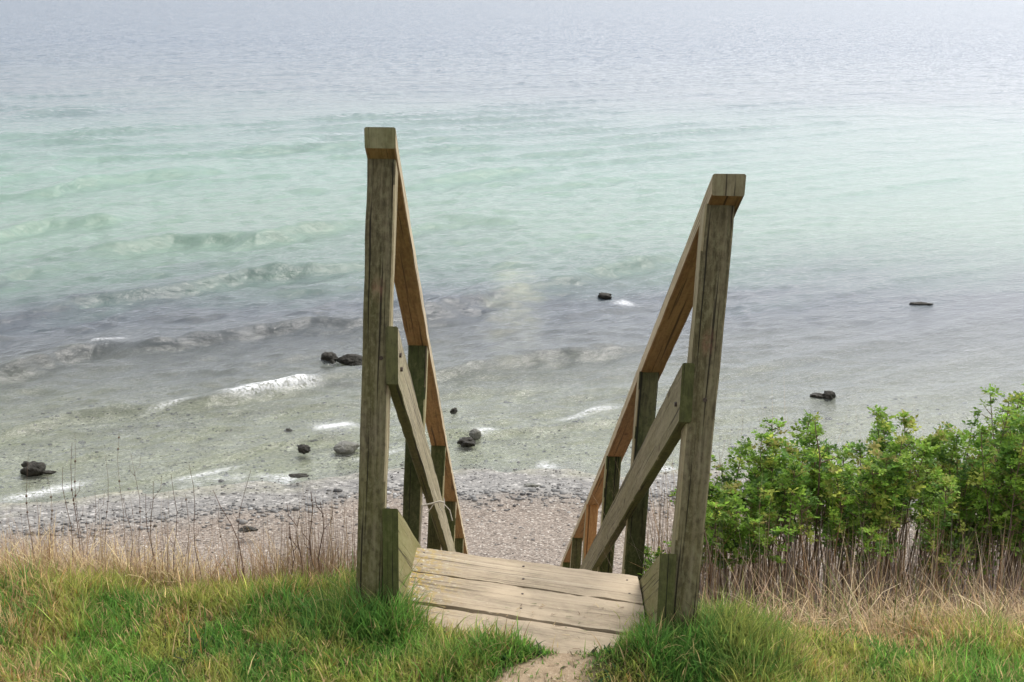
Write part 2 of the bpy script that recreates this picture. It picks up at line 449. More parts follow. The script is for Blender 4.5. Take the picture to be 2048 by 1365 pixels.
# ------------------------------------------------------------------ the sea
SWELLS = [(.125, .24, .9, [(-11.4, 28.2), (-10.4, 29.7), (-9.3, 30.2), (-7.3, 30.9), (-5.6, 32.4), (-4.7, 33.3)]),
          (.185, .34, 1.3, [(-13.1, 32.8), (-12.3, 34.3), (-11.5, 35.6), (-10.1, 35.9), (-7.6, 37.5), (-6.0, 38.6), (-4.6, 38.9)]),
          (.20, .40, 1.5, [(-14.2, 39.9), (-13.1, 41.2), (-11.3, 42.8), (-9.2, 45.7), (-5.9, 47.4)]),
          (.19, .40, 1.5, [(-2.7, 40.2), (-.6, 43.1), (2.7, 46.6), (5.8, 50.1)]),
          (.12, .34, 1.2, [(-1.8, 33.8), (.4, 35.4), (3.3, 37.2)]),
          (.22, .48, 1.6, [(-20.2, 51.8), (-19.1, 54.8), (-16.9, 55.8)]),
          (.24, .48, 1.6, [(-14.8, 49.4), (-13.2, 51.4), (-10.1, 52.1), (-7.0, 56.1)]),
          (.27, .60, 2.0, [(-21.7, 64.1), (-21.3, 66.0), (-18.9, 68.9), (-16.7, 70.7)]),
          (.20, .60, 2.0, [(-25.7, 66.3), (-25.0, 68.6), (-24.1, 69.6)]),
          (.16, .60, 2.0, [(-4.4, 68.4), (-.8, 72.6), (.8, 73.8)]),
          (.14, .5, 1.6, [(-5.0, 53.5), (-2.8, 57.3), (-.2, 57.9)]),
          (.05, .20, .6, [(-7.4, 25.9), (-6.4, 27.1), (-5.1, 28.2), (-3.6, 28.6)]),
          (.055, .20, .6, [(-1.6, 28.9), (-.2, 29.0), (1.5, 29.7), (2.6, 30.3)]),
          (.17, .4, 1.4, [(-17.3, 44.0), (-16.7, 46.1), (-15.0, 47.5)]),
          (.30, .8, 3.0, [(-36.2, 98.2), (-34.1, 101.8), (-31.8, 103.0)]),
          (.25, .7, 2.5, [(-15.0, 82.0), (-13.2, 84.1)])]
def sea_height(X, Y, dY):
    S = Y - shore_y(X)
    K = np.array([.60, -.80])
    along = X * .80 + Y * .60                                  # along the crests
    across = X * K[0] + Y * K[1]
    ph = across + 1.7 * (fbm(X * .05 + 9, Y * .05, 71, 3) - .5) * 2 + .5 * (fbm(X * .2, Y * .2, 77, 3) - .5) + .06 * (fbm(X * 1.3, Y * 1.3, 78, 2) - .5)
    lam = 4.9
    q_ = 2 * np.pi * ph / lam + .6
    c1 = .5 + .5 * np.cos(q_ - .55 * np.cos(q_))
    env = .30 + 1.0 * sstep(.38, .68, fbm(along * .055 + 3, across * .16, 83, 2))
    right = 1 - .80 * sstep(0, 15, X * 40 / np.maximum(Y, 20))
    near = sstep(.3, 6, S)
    q2 = 2 * np.pi * (X * .52 - Y * .854 + 1.1 * (fbm(X * .11, Y * .11 + 4, 79, 2) - .5) * 2) / 3.3 + 2.
    c2 = .5 + .5 * np.cos(q2 - .5 * np.cos(q2))
    env = env * (.70 + .6 * sstep(.3, .7, fbm(along * .18 + 5, across * .5, 85, 3)))
    env = env + .55 * sstep(52, 42, Y) * sstep(6, -2, X) * sstep(24, 29, Y)
    sw = ((c1 ** 5.0 - .22) + .22 * (c2 ** 3.5 - .28) * sstep(.40, .62, fbm(X * .09, Y * .12, 87, 2))) * .42 * env * near * (.25 + .75 * right) * np.clip(1 - (Y - 45) / 120, .30, 1)
    h = sw * (.22 + .78 * sstep(58, 85, Y))
    # the swells now rolling in, each a long low ridge with its steep face to the beach
    wig = .75 * (fbm(X * .28, Y * .10, 201, 2) - .5) + .07 * (fbm(X * 1.9, Y * .6, 203, 3) - .5)
    ridge = np.zeros_like(X)
    for amp, wf, wb, pts in SWELLS:
        wf = wf * .95
        px = np.array([p[0] for p in pts]); py = np.array([p[1] for p in pts])
        m = (py[-1] - py[0]) / (px[-1] - px[0])
        yc = np.interp(X, px, py)
        yc = yc + np.where(X > px[-1], (X - px[-1]) * m * .8, 0) + np.where(X < px[0], (X - px[0]) * m, 0)
        v = (Y - yc) / math.sqrt(1 + m * m) + wig
        ln = px[-1] - px[0]
        en = sstep(px[0] - .25 * ln - 1, px[0] + .12 * ln, X) * sstep(px[-1] + .20 * ln + .5, px[-1] - .18 * ln, X)
        en = en * (.72 + .45 * fbm(X * .35 + amp * 9, Y * .15, 207, 2))
        prof = np.where(v < 0, np.exp(-(v / wf) ** 2), np.exp(-np.abs(v / wb) ** 1.4))
        trough = -.28 * np.exp(-((v + 2.1 * wf) / (1.6 * wf)) ** 2)
        ridge = ridge + 1.7 * amp * en * (prof + trough)
    h = h + ridge
    r = np.random.default_rng(5)
    for i in range(56):
        L = .38 * (3.0 / .38) ** (i / 55.)
        th = math.atan2(K[1], K[0]) + r.normal(0, .50)
        k = 2 * np.pi / L
        amp = .0125 * L ** .85 * (.40 + .35 * (L < 1.6))
        fade = np.clip(1.6 - 2.6 * dY / L, 0, 1)
        h = h + amp * (.78 + .22 * sstep(50, 90, Y)) * fade * np.sin(k * (X * math.cos(th) + Y * math.sin(th)) + r.uniform(0, 6.28)) * sstep(-.2, 3.0 + L, S) * right
    # low ripples running out over the shallows
    lam2 = 1.55
    h = h + .016 * (np.cos(2 * np.pi * (ph + .25 * (fbm(X * .9, Y * .9, 91, 2) - .5)) / lam2) * .5 + .5) ** 3 * sstep(-1, .6, S) * sstep(9, 3, S)
    foam = np.zeros_like(X)
    # crests that are just breaking
    for cx, cy, lx, ly, st in ((-6.0, 32.0, 1.15, .22, .95), (-8.2, 30.45, .6, .10, .35), (-4.05, 29.3, .45, .30, .95), (-9.3, 25.0, .8, .18, .6), (-6.35, 26.2, .7, .12, .5),
                               (1.9, 30.6, .85, .15, .45), (3.6, 42.2, .3, .3, .6), (-11.3, 35.9, .5, .12, .5), (14.5, 33.5, 1.2, .4, .4),
                               (-.6, 29.1, .25, .18, .6), (-2.9, 27.5, .6, .1, .4)):
        u = (X - cx) * .80 + (Y - cy) * .60
        v = (Y - cy) * .80 - (X - cx) * .60
        foam = np.maximum(foam, st * np.exp(-(u / lx) ** 4 - (v / ly) ** 2))
    # lace of foam where the water runs up
    edge = np.exp(-((S - .15) / .28) ** 2) * sstep(.52, .72, fbm(X * 1.3, Y * 1.3, 99, 3)) * .6
    foam = np.maximum(foam, edge)
    h = h + .05 * np.minimum(foam, 1) * sstep(2, 4, S)
    return h, foam, S

ys = [22.5]
while ys[-1] < 9000:
    y_ = ys[-1]
    ys.append(y_ + max(.075, y_ * y_ / (10 * 1335) * .9) if y_ < 400 else y_ * 1.06)
ys = np.array(ys)
us = np.concatenate([np.linspace(-1.6, -.60, 12, endpoint=False), np.linspace(-.60, -.46, 30, endpoint=False),
                     np.linspace(-.46, .46, 620, endpoint=False), np.linspace(.46, .60, 30, endpoint=False), np.linspace(.60, 1.6, 13)])
Yg, Ug = np.meshgrid(ys, us, indexing='ij')
Xg = Ug * (Yg + 6)
dYg = np.gradient(ys)[:, None] + 0 * Xg
Hh, Fo, Sg = sea_height(Xg, Yg, dYg)
ny, nx = Xg.shape
idx = np.arange(nx * ny).reshape(ny, nx)
keep = (Sg[:-1, :-1] > -2.2)
fc = np.stack([idx[:-1, :-1], idx[:-1, 1:], idx[1:, 1:], idx[1:, :-1]], -1)[keep]
me = np_mesh('sea', np.stack([Xg, Yg, Hh], -1).reshape(-1, 3), [fc], True, {"s": Sg.ravel(), "foam": Fo.ravel()})
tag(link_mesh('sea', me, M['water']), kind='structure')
del Xg, Yg, Ug, Hh, Fo, Sg

# ------------------------------------------------------------------ timber staircase
DECK = 8.16
HEAD = math.radians(1.0)
fwd = Vector((math.sin(HEAD), math.cos(HEAD), 0))

def sweep(name, pts, wv, w, dv, d, mats, parent, pick=None, ch=.004, wob=.0012, step=.05, deck_attr=None, off=None, end_mat=None):
    """a sawn timber: rectangle w x d (chamfered) carried along pts. pick(face normal) -> material slot."""
    pts = [Vector(p) for p in pts]
    P, Ls, L = [], [], 0
    for a_, b_ in zip(pts[:-1], pts[1:]):
        n = max(1, int((b_ - a_).length / step))
        for i in range(n):
            P.append(a_.lerp(b_, i / n)); Ls.append(L + (b_ - a_).length * i / n)
        L += (b_ - a_).length
    P.append(pts[-1]); Ls.append(L)
    wv = Vector(wv).normalized(); dv = Vector(dv).normalized()
    hw, hd = w / 2, d / 2
    prof = [(-hw + ch, -hd), (hw - ch, -hd), (hw, -hd + ch), (hw, hd - ch), (hw - ch, hd), (-hw + ch, hd), (-hw, hd - ch), (-hw, -hd + ch)]
    off = off or (random.uniform(0, 9), random.uniform(0, 9), random.uniform(0, 9))
    vs, gr, ht = [], [], []
    for p, l in zip(P, Ls):
        for (u, v) in prof:
            j = wob * (vnoise(np.array(u * 40 + off[0] * 3), np.array(l * 9 + v * 40)) - .5) * 2
            q = p + wv * (u + j) + dv * (v + j * .7)
            vs.append(q[:]); gr.append((u + off[0], v + off[1], l + off[2])); ht.append(q.z - DECK)
    k = len(prof); m = len(P)
    quads, slots = [], []
    for i in range(m - 1):
        for j in range(k):
            quads.append((i * k + j, i * k + (j + 1) % k, (i + 1) * k + (j + 1) % k, (i + 1) * k + j))
    base = len(vs)
    # end caps get their own verts
    for p_i in (0, m - 1):
        for j in range(k):
            vs.append(vs[p_i * k + j]); gr.append((gr[p_i * k + j][0], gr[p_i * k + j][2] * .3, gr[p_i * k + j][1])); ht.append(ht[p_i * k + j])
    caps = [tuple(range(base, base + k))[::-1], tuple(range(base + k, base + 2 * k))]
    me = np_mesh(name, np.array(vs), [np.array(quads), np.array(caps)], False, {"grain": np.array(gr), "height": np.array(ht)})
    # make every normal point outward
    c0 = sum(P, Vector()) / len(P)
    import bmesh
    bm = bmesh.new(); bm.from_mesh(me); bmesh.ops.recalc_face_normals(bm, faces=bm.faces); bm.to_mesh(me); bm.free()
    if deck_attr:
        deck_attr(me)
    o = link_mesh(name, me, mats, parent)
    if pick:
        for pl in me.polygons:
            pl.material_index = pick(pl.normal)
    return o

stairs = empty('wooden_staircase', (0.05, 3.9, 8.1))
tag(stairs, 'weathered wooden steps with tall posts and handrails leading down the bluff to the beach', 'staircase')
bpy.context.view_layer.update()

# left posts: (front face Y, height where the rail's underside meets the front face); the same on the right
LP = [(3.60, 9.537), (5.056, 8.620), (6.65, 7.640), (8.261, 6.680), (9.87, 5.72), (11.45, 4.78), (13.05, 3.82), (14.65, 2.88), (16.2, 1.95)]
RP = [(3.42, 9.456), (4.905, 8.571), (6.338, 7.710), (7.766, 6.872), (9.269, 6.000), (10.75, 5.13), (12.2, 4.27), (13.65, 3.42), (15.1, 2.55), (16.4, 1.8)]
LEAN_L, LEAN_R = .038, .034
def xin(side, Y, z):
    """inner face of the posts"""
    return (-.321 + .0175 * (Y - 3.6) - LEAN_L * (9.535 - z)) if side < 0 else (.493 + .0175 * (Y - 3.42) - LEAN_R * (9.456 - z))
PW = .078
def grd(x, y): return float(ground_z(np.array([x]), np.array([y]))[0])

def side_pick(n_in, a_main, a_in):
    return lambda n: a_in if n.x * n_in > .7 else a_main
for side, PL in ((-1, LP), (1, RP)):
    inn = -side
    for i, (Y, zt) in enumerate(PL):
        lean = (LEAN_L if side < 0 else LEAN_R) * (1 if i == 0 else 1.0)
        slope = .6
        yc = Y + PW / 2
        ztop = zt - slope * PW / 2 + .004
        xc = xin(side, Y, ztop) + side * PW / 2
        xg = xc - lean * (ztop - 7)
        zb = min(grd(xg, yc), DECK - .66 * max(0, Y - 4.1)) - .3
        bot = Vector((xc - lean * (ztop - zb), yc, zb)); top = Vector((xc, yc, ztop))
        if i == 0: main = M['post_l'] if side < 0 else M['post_r']
        elif side > 0 and i == 3: main = M['post_new']
        else: main = M['post_green']
        me_off = (0, 0, 9.16 - 1.0 - zb + .0) if i == 0 else None
        # grain length counted so that the faded mark sits about a metre above the deck
        off = (0.0, 0.0, -(DECK - zb)) if i == 0 else None
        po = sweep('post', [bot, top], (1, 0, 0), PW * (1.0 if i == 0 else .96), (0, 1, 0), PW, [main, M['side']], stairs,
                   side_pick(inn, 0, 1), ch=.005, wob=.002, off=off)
        # slanting top under the rail
        for v in po.data.vertices:
            if v.co.z > ztop - .012:
                v.co.z = ztop - slope * (v.co.y - yc)
        if i == 0: po["label"] = 'tall grey-green weathered post with a faint red mark near the grass'
        if side > 0 and i == 3: po["label"] = 'newer orange wood post'

# handrails
for side, PL in ((-1, LP), (1, RP)):
    pts = []
    vt = .056
    first = PL[0]
    s0 = (PL[0][1] - PL[1][1]) / (PL[1][0] - PL[0][0])
    def rp(Y, zu):
        z = zu + vt / 2
        return Vector((xin(side, Y, z) + side * (PW / 2 + (.0 if side < 0 else .008)), Y, z))
    pts.append(rp(PL[0][0] - .055, PL[0][1] + s0 * .055))
    for (Y, zt) in PL: pts.append(rp(Y, zt))
    slast = .58
    pts.append(rp(PL[-1][0] + .3, PL[-1][1] - slast * .3))
    under = M['rail_under'] if side < 0 else M['rail_under_r']
    inn = -side
    def pk(n, inn=inn):
        if n.y < -.9: return 1
        if n.z < -.5: return 0
        if n.x * inn > .7: return 2
        return 3
    r_ = sweep('handrail', pts, (1, 0, 0), .082 if side < 0 else .084, (0, 0, 1), vt, [under, M['rail_end'], M['rail_side'], M['mid_r']], stairs, pk, ch=.004, wob=.0015)
    r_["label"] = 'left handrail beam, grey end grain and orange underside' if side < 0 else 'right handrail beam, mossy cracked end and brown underside'

# midrails fixed to the inner faces of the posts
for side, PL, zt0, vh, slope in ((-1, LP, 9.075, .168, .598), (1, RP, 9.035, .165, .600)):
    Y0 = PL[0][0] - .012
    th = .034
    def mp(Y):
        z = zt0 - slope * (Y - Y0) - vh / 2
        inner = (-.317 + .0175 * (Y - 3.6)) if side < 0 else (.452 + .0175 * (Y - 3.42))
        lean = LEAN_L if side < 0 else LEAN_R
        inner -= lean * ((zt0 - .1) - z) * 1.0
        return Vector((inner + side * th / 2, Y, z))
    face = M['mid'] if side < 0 else M['mid_r']
    inn = -side
    def pk(n, inn=inn):
        if n.x * inn > .7: return 0
        if n.y < -.9: return 1
        return 2
    sweep('midrail', [mp(Y0), mp(8), mp(PL[-1][0] + .15)], (1, 0, 0), th, (0, 0, 1), vh, [face, M['post_green'], M['string_end']], stairs, pk, ch=.004, wob=.0015)

# stringers
for side, Y0, zt0, x0 in ((-1, 3.585, 8.535, -.318), (1, 3.40, 8.49, .417)):
    th, vh = .046, .40
    def sp(Y):
        z = zt0 - .60 * (Y - Y0) - vh / 2
        return Vector((x0 + .0175 * (Y - Y0) + side * th / 2 - (LEAN_L * (zt0 - vh / 2 - z) if Y > 4.6 else 0), Y, z))
    inn = -side
    def pk(n, inn=inn):
        if n.x * inn > .7: return 0
        return 1
    sweep('stringer', [sp(Y0), sp(4.6), sp(16.6)], (1, 0, 0), th, (0, 0, 1), vh, [M['string'], M['string_end']], stairs, pk, ch=.003, wob=.0015, step=.12)

# landing boards: skewed a little to the stair, dark gaps between them
rows = [((-.317, 4.178), (.419, 3.975), (-.321, 3.994), (.419, 3.780)),
        ((-.321, 3.982), (.419, 3.768), (-.332, 3.783), (.410, 3.564)),
        ((-.332, 3.769), (.410, 3.550), (-.335, 3.575), (.410, 3.362))]
for bi, (bl, br, fl, fr_) in enumerate(rows):
    n = 26
    vs, gr, ht, li, tr_ = [], [], [], [], []
    zj = [0, .002, -.002][bi]
    for lay in (0, 1):
        for i in range(n + 1):
            t = i / n
            for j in range(5):
                q = j / 4
                b_ = Vector((bl[0] + (br[0] - bl[0]) * t, bl[1] + (br[1] - bl[1]) * t))
                f_ = Vector((fl[0] + (fr_[0] - fl[0]) * t, fl[1] + (fr_[1] - fl[1]) * t))
                p = b_.lerp(f_, q)
                z = DECK + zj - (0 if lay == 0 else .042)
                if lay == 0:
                    if j in (0, 4): z -= .004 + .003 * float(vnoise(np.array(t * 40.), np.array(bi * 3. + j)))
                    z -= .004 * math.sin(q * math.pi) * math.exp(-((t - .5) / .3) ** 2) + .0015 * float(vnoise(np.array(t * 30.), np.array(q * 12 + bi * 7)))
                if j in (0, 4):
                    p.y += .004 * (float(vnoise(np.array(t * 22.), np.array(bi * 5. + j * 2))) - .5) * 2 * (1 if bi or j else 1.5)
                vs.append((p.x, p.y, z))
                gr.append((q * .19 + bi * 2.3, lay * .04, t * .74 + bi))
                ht.append(z - DECK)
                li.append(max(0., 1 - t / .28) * (1.0 if bi == 1 else .75))
                tr_.append(min(1., max(0., (t - .10) / .30)) * (.75 if bi == 0 else 1.))
    m = (n + 1) * 5
    fs = []
    for i in range(n):
        for j in range(4):
            a_ = i * 5 + j
            fs.append((a_, a_ + 1, a_ + 6, a_ + 5))
            fs.append((m + a_, m + a_ + 5, m + a_ + 6, m + a_ + 1))
        fs.append((i * 5 + 4, m + i * 5 + 4, m + i * 5 + 9, i * 5 + 9))
        fs.append((i * 5, i * 5 + 5, m + i * 5 + 5, m + i * 5))
    for j in range(4):
        fs.append((j, m + j, m + j + 1, j + 1))
        a_ = n * 5 + j
        fs.append((a_, a_ + 1, m + a_ + 1, m + a_))
    me = np_mesh('landing_board', np.array(vs), [np.array(fs)], False, {"grain": np.array(gr), "height": np.array(ht), "lichen": np.array(li), "tread": np.array(tr_)})
    link_mesh('landing_board', me, M['deck'], stairs)

# treads below the landing
for i in range(1, 27):
    Y = 4.16 + i * .46 * .92
    z = DECK - i * .46 * .92 * .6 - .20
    if Y > 16.3 or z < .4: break
    xl = -.318 + .0175 * (Y - 3.6) - LEAN_L * max(0, DECK - z) - .002
    xr = .415 + .0175 * (Y - 3.42) - LEAN_R * max(0, DECK - z) + .002
    sweep('tread', [(xl, Y, z), (xr, Y - .06, z)], (0, 1, 0), .26, (0, 0, 1), .042, [M['mid']], stairs, None, step=.3)
# bolt heads on the tall posts and a few knots of rope-like root caught on the rail
def bolt(x, y, z, r, axis):
    k6 = range(8)
    if axis == 'y': vs = [(x + r * math.cos(k * math.pi / 4), y - dd, z + r * math.sin(k * math.pi / 4)) for dd in (-.003, .004) for k in k6]
    elif axis == 'x+': vs = [(x + dd, y + r * math.cos(k * math.pi / 4), z + r * math.sin(k * math.pi / 4)) for dd in (-.003, .004) for k in k6]
    elif axis == 'x-': vs = [(x - dd, y + r * math.cos(k * math.pi / 4), z + r * math.sin(k * math.pi / 4)) for dd in (-.003, .004) for k in k6]
    else: vs = [(x + r * math.cos(k * math.pi / 4), y + r * math.sin(k * math.pi / 4), z + dd) for dd in (-.003, .0012) for k in k6]
    fs = [(k, (k + 1) % 8, 8 + (k + 1) % 8, 8 + k) for k in k6]
    link_mesh('bolt', np_mesh('bolt', np.array(vs), [np.array(fs), np.array([tuple(range(8, 16))])], False), M['steel'], stairs)
for bl, br, fl, fr_ in rows[:2]:
    for t in (.05, .50, .95):
        for q in (.25, .75):
            bx0 = bl[0] + (br[0] - bl[0]) * t; by0 = bl[1] + (br[1] - bl[1]) * t
            fx0 = fl[0] + (fr_[0] - fl[0]) * t; fy0 = fl[1] + (fr_[1] - fl[1]) * t
            bolt(bx0 + (fx0 - bx0) * q, by0 + (fy0 - by0) * q, DECK - .002, .004, 'z')
bolt(-.3145, 3.66, 8.93, .007, 'x+'); bolt(-.315, 3.63, 8.98, .007, 'x+'); bolt(.4495, 3.47, 8.90, .007, 'x-')
bolt(-.366, 3.600, 8.98, .006, 'y'); bolt(.520, 3.420, 8.93, .006, 'y')

# ------------------------------------------------------------------ tubes
def tube(paths, radii, seg=5):
    """many tapered tubes -> verts, quads"""
    V, Fq = [], []
    b = 0
    for P, R_ in zip(paths, radii):
        P = np.asarray(P, float); n = len(P)
        R_ = np.asarray(R_, float) * np.ones(n)
        T = np.gradient(P, axis=0); T /= np.linalg.norm(T, axis=1)[:, None] + 1e-9
        up = np.where(np.abs(T[:, 2:3]) > .9, np.array([[1., 0, 0]]), np.array([[0, 0, 1.]]))
        A = np.cross(T, up); A /= np.linalg.norm(A, axis=1)[:, None] + 1e-9
        B = np.cross(T, A)
        an = np.arange(seg) / seg * 2 * np.pi
        ring = P[:, None, :] + R_[:, None, None] * (np.cos(an)[None, :, None] * A[:, None, :] + np.sin(an)[None, :, None] * B[:, None, :])
        V.append(ring.reshape(-1, 3))
        i = np.arange(n - 1)[:, None] * seg; j = np.arange(seg)[None, :]; j2 = (j + 1) % seg
        Fq.append((np.stack([i + j, i + j2, i + seg + j2, i + seg + j], -1) + b).reshape(-1, 4))
        b += n * seg
    return np.concatenate(V), np.concatenate(Fq)

# ------------------------------------------------------------------ grass blades
def blades(base, h, w, lean, az, bend, tint, tip_tint=None, nseg=3):
    """vectorised ribbons. base (n,3)"""
    n = len(base)
    ts = np.linspace(0, 1, nseg + 1)
    face = az + np.pi / 2 + rng.uniform(-.7, .7, n)
    fx, fy = np.cos(face), np.sin(face)
    V = np.zeros((n, 2 * nseg + 1, 3)); C_ = np.zeros((n, 2 * nseg + 1, 3))
    if tip_tint is None: tip_tint = tint
    for k, t in enumerate(ts):
        ang = lean + bend * t
        # integrate the curve roughly
        tt = np.linspace(0, t, 5)
        hor = sum(np.sin(lean + bend * q) for q in tt) / 5 * t * h
        ver = sum(np.cos(lean + bend * q) for q in tt) / 5 * t * h
        c = base + np.stack([np.cos(az) * hor, np.sin(az) * hor, ver], -1)
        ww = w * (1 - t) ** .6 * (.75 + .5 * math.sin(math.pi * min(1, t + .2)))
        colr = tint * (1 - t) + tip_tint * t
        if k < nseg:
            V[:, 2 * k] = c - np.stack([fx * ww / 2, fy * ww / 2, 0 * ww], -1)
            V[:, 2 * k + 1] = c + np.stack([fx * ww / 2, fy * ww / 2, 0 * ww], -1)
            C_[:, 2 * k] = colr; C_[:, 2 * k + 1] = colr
        else:
            V[:, 2 * k] = c; C_[:, 2 * k] = colr
    b = (np.arange(n) * (2 * nseg + 1))[:, None]
    quads = np.concatenate([b + np.array([[2 * k, 2 * k + 1, 2 * k + 3, 2 * k + 2]]) for k in range(nseg - 1)])
    k = nseg - 1
    tris = b + np.array([[2 * k, 2 * k + 1, 2 * k + 2]])
    return V.reshape(-1, 3), quads, tris, C_.reshape(-1, 3)

def blade_obj(name, parts, mat, label, cat):
    Vs, Qs, Ts, Cs, b = [], [], [], [], 0
    for V, Q, T, C_ in parts:
        Vs.append(V); Qs.append(Q + b); Ts.append(T + b); Cs.append(C_); b += len(V)
    me = np_mesh(name, np.concatenate(Vs), [np.concatenate(Qs), np.concatenate(Ts)], True, {"tint": np.concatenate(Cs)})
    o = link_mesh(name, me, mat)
    return tag(o, label, cat, kind='stuff')

def mixc(a_, b_, t): return np.asarray(a_)[None] * (1 - t[:, None]) + np.asarray(b_)[None] * t[:, None]
G_DEEP, G_MID, G_YEL = (.055, .150, .032), (.12, .25, .045), (.24, .25, .065)
STRAW, TAN, ORANGE = (.42, .32, .17), (.34, .24, .14), (.27, .15, .05)

def make_turf(n, xr, yr, short=1.0):
    x = rng.uniform(*xr, n); y = rng.uniform(*yr, n)
    lim = 3.99 - .17 * sstep(-.2, .8, x) + .09 * (vnoise(x * 3.1, x * 0, 61) - .5) * 2
    lim = lim - .05 * sstep(.8, 1.5, x) + .16 * np.exp(-((x - .66) / .14) ** 2) - .0 * (x < 0)
    keep = (rng.uniform(size=n) > bare(x, y) * np.where(y < 3.5, .955, 1.0)) & (y < lim + rng.normal(0, .045, n))
    clump = fbm(x * 5.5, y * 5.5, 33)
    keep &= rng.uniform(size=n) < .25 + 1.6 * clump
    x, y, clump = x[keep], y[keep], clump[keep]; n = len(x)
    z = ground_z(x, y) - .004
    # pull blades into tussocks
    c5 = fbm(x * 3.0 + 7, y * 3.0, 35)
    postd = np.minimum(np.hypot((x - .59) / 1.2, y - 3.37), np.hypot(x + .42, y - 3.60) * 1.25)
    tus = np.exp(-(postd / .20) ** 4)
    h = .022 + .045 * clump + .040 * sstep(.5, .7, c5) + .105 * tus * rng.uniform(.3, 1, n)
    h *= rng.uniform(.55, 1.35, n) * short * (.40 + .60 * np.maximum(sstep(.0, .16, -bare(x, y, True)), tus))
    h += .05 * (rng.uniform(size=n) < .02)
    h *= 1 + .35 * sstep(3.6, 3.8, y)
    az = rng.uniform(0, 2 * np.pi, n) + 1.2 * (vnoise(x * 4, y * 4, 41) - .5)
    lean = rng.uniform(.05, .55, n); bend = rng.uniform(.1, 1.3, n)
    w = rng.uniform(.0022, .0055, n)
    green = fbm(x * 2.6, y * 2.6, 45); yel = fbm(x * 6 + 3, y * 6, 47)
    t = np.clip(green * 1.9 - .55 + rng.normal(0, .18, n), 0, 1)
    c = mixc(G_MID, G_DEEP, t)
    ty = np.clip(sstep(.42, .66, yel) * .9 + rng.normal(0, .22, n), 0, 1)
    c = c * (1 - ty[:, None]) + np.array(G_YEL)[None] * ty[:, None]
    dead = rng.uniform(size=n) < (.13 + .30 * sstep(.52, .66, fbm(x * 3.3, y * 3.3, 49)) + .35 * sstep(3.62, 3.85, y + .17 * (x > 0) - .17 * (x < 0)) * (np.abs(x) > .7)) * (1 - .8 * tus)
    tc = mixc(STRAW, TAN, rng.uniform(size=n)); oc = np.array(ORANGE)[None] * rng.uniform(.7, 1.3, n)[:, None]
    tc = np.where((rng.uniform(size=n) < .10)[:, None], oc, tc)
    c = np.where(dead[:, None], tc, c)
    c = c * rng.lognormal(.28, .32, n)[:, None]
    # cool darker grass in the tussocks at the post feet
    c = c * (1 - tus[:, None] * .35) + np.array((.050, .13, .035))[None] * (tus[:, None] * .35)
    base = np.stack([x, y, z], -1)
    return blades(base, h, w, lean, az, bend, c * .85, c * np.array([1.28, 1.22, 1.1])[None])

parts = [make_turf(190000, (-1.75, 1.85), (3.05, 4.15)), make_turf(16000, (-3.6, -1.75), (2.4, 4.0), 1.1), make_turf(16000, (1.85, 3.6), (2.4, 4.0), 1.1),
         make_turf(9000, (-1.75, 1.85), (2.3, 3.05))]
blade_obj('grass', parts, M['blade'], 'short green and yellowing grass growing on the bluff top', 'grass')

# dry grass on the brink: left side, right side and scattered bents
def make_dry(n, xr, yr, hr, dens_seed, ctab, lean=(.0, .45), bend=(.1, 1.2), w=(.0014, .003), thr=.35, tall=0.0):
    x = rng.uniform(*xr, n); y = rng.uniform(*yr, n)
    f = fbm(x * 4, y * 4, dens_seed)
    keep = (f > thr + rng.uniform(-.12, .12, n)) & ~((x > -.5) & (x < .62) & (y < 6))
    x, y, f = x[keep], y[keep], f[keep]; n = len(x)
    h = rng.uniform(*hr, n) * (.6 + .9 * f)
    ci = rng.integers(0, len(ctab), n)
    c = np.array(ctab)[ci] * rng.uniform(.7, 1.25, n)[:, None]
    base = np.stack([x, y, ground_z(x, y) - .01], -1)
    return blades(base, h, rng.uniform(*w, n), rng.uniform(*lean, n), rng.uniform(0, 2 * np.pi, n), rng.uniform(*bend, n), c, c * 1.1, 4)
PINKTAN = (.36, .245, .165)
dry_l = [make_dry(22000, (-2.6, -.42), (3.90, 4.75), (.08, .26), 101, [STRAW, TAN, PINKTAN, ORANGE, (.48, .38, .25), (.42, .31, .21)], thr=.33),
         make_dry(2500, (-2.3, -1.0), (3.88, 4.3), (.12, .26), 103, [(.50, .40, .22), STRAW], w=(.0025, .005), bend=(.6, 2.0), thr=.45)]
blade_obj('dry_grass', dry_l, M['straw'], 'tan dry grass fringe along the brink left of the steps', 'dry grass')
dry_r = [make_dry(13000, (.68, 2.8), (3.66, 4.3), (.08, .20), 111, [STRAW, TAN, PINKTAN, (.10, .13, .03), STRAW], bend=(.5, 2.2), thr=.33),
         make_dry(1500, (.8, 2.4), (3.66, 4.2), (.15, .30), 113, [(.52, .42, .25), STRAW], w=(.002, .004), bend=(1.0, 2.6), thr=.4)]
blade_obj('dry_grass', dry_r, M['straw'], 'curled straw-coloured grass in front of the leafy bushes on the right', 'dry grass')

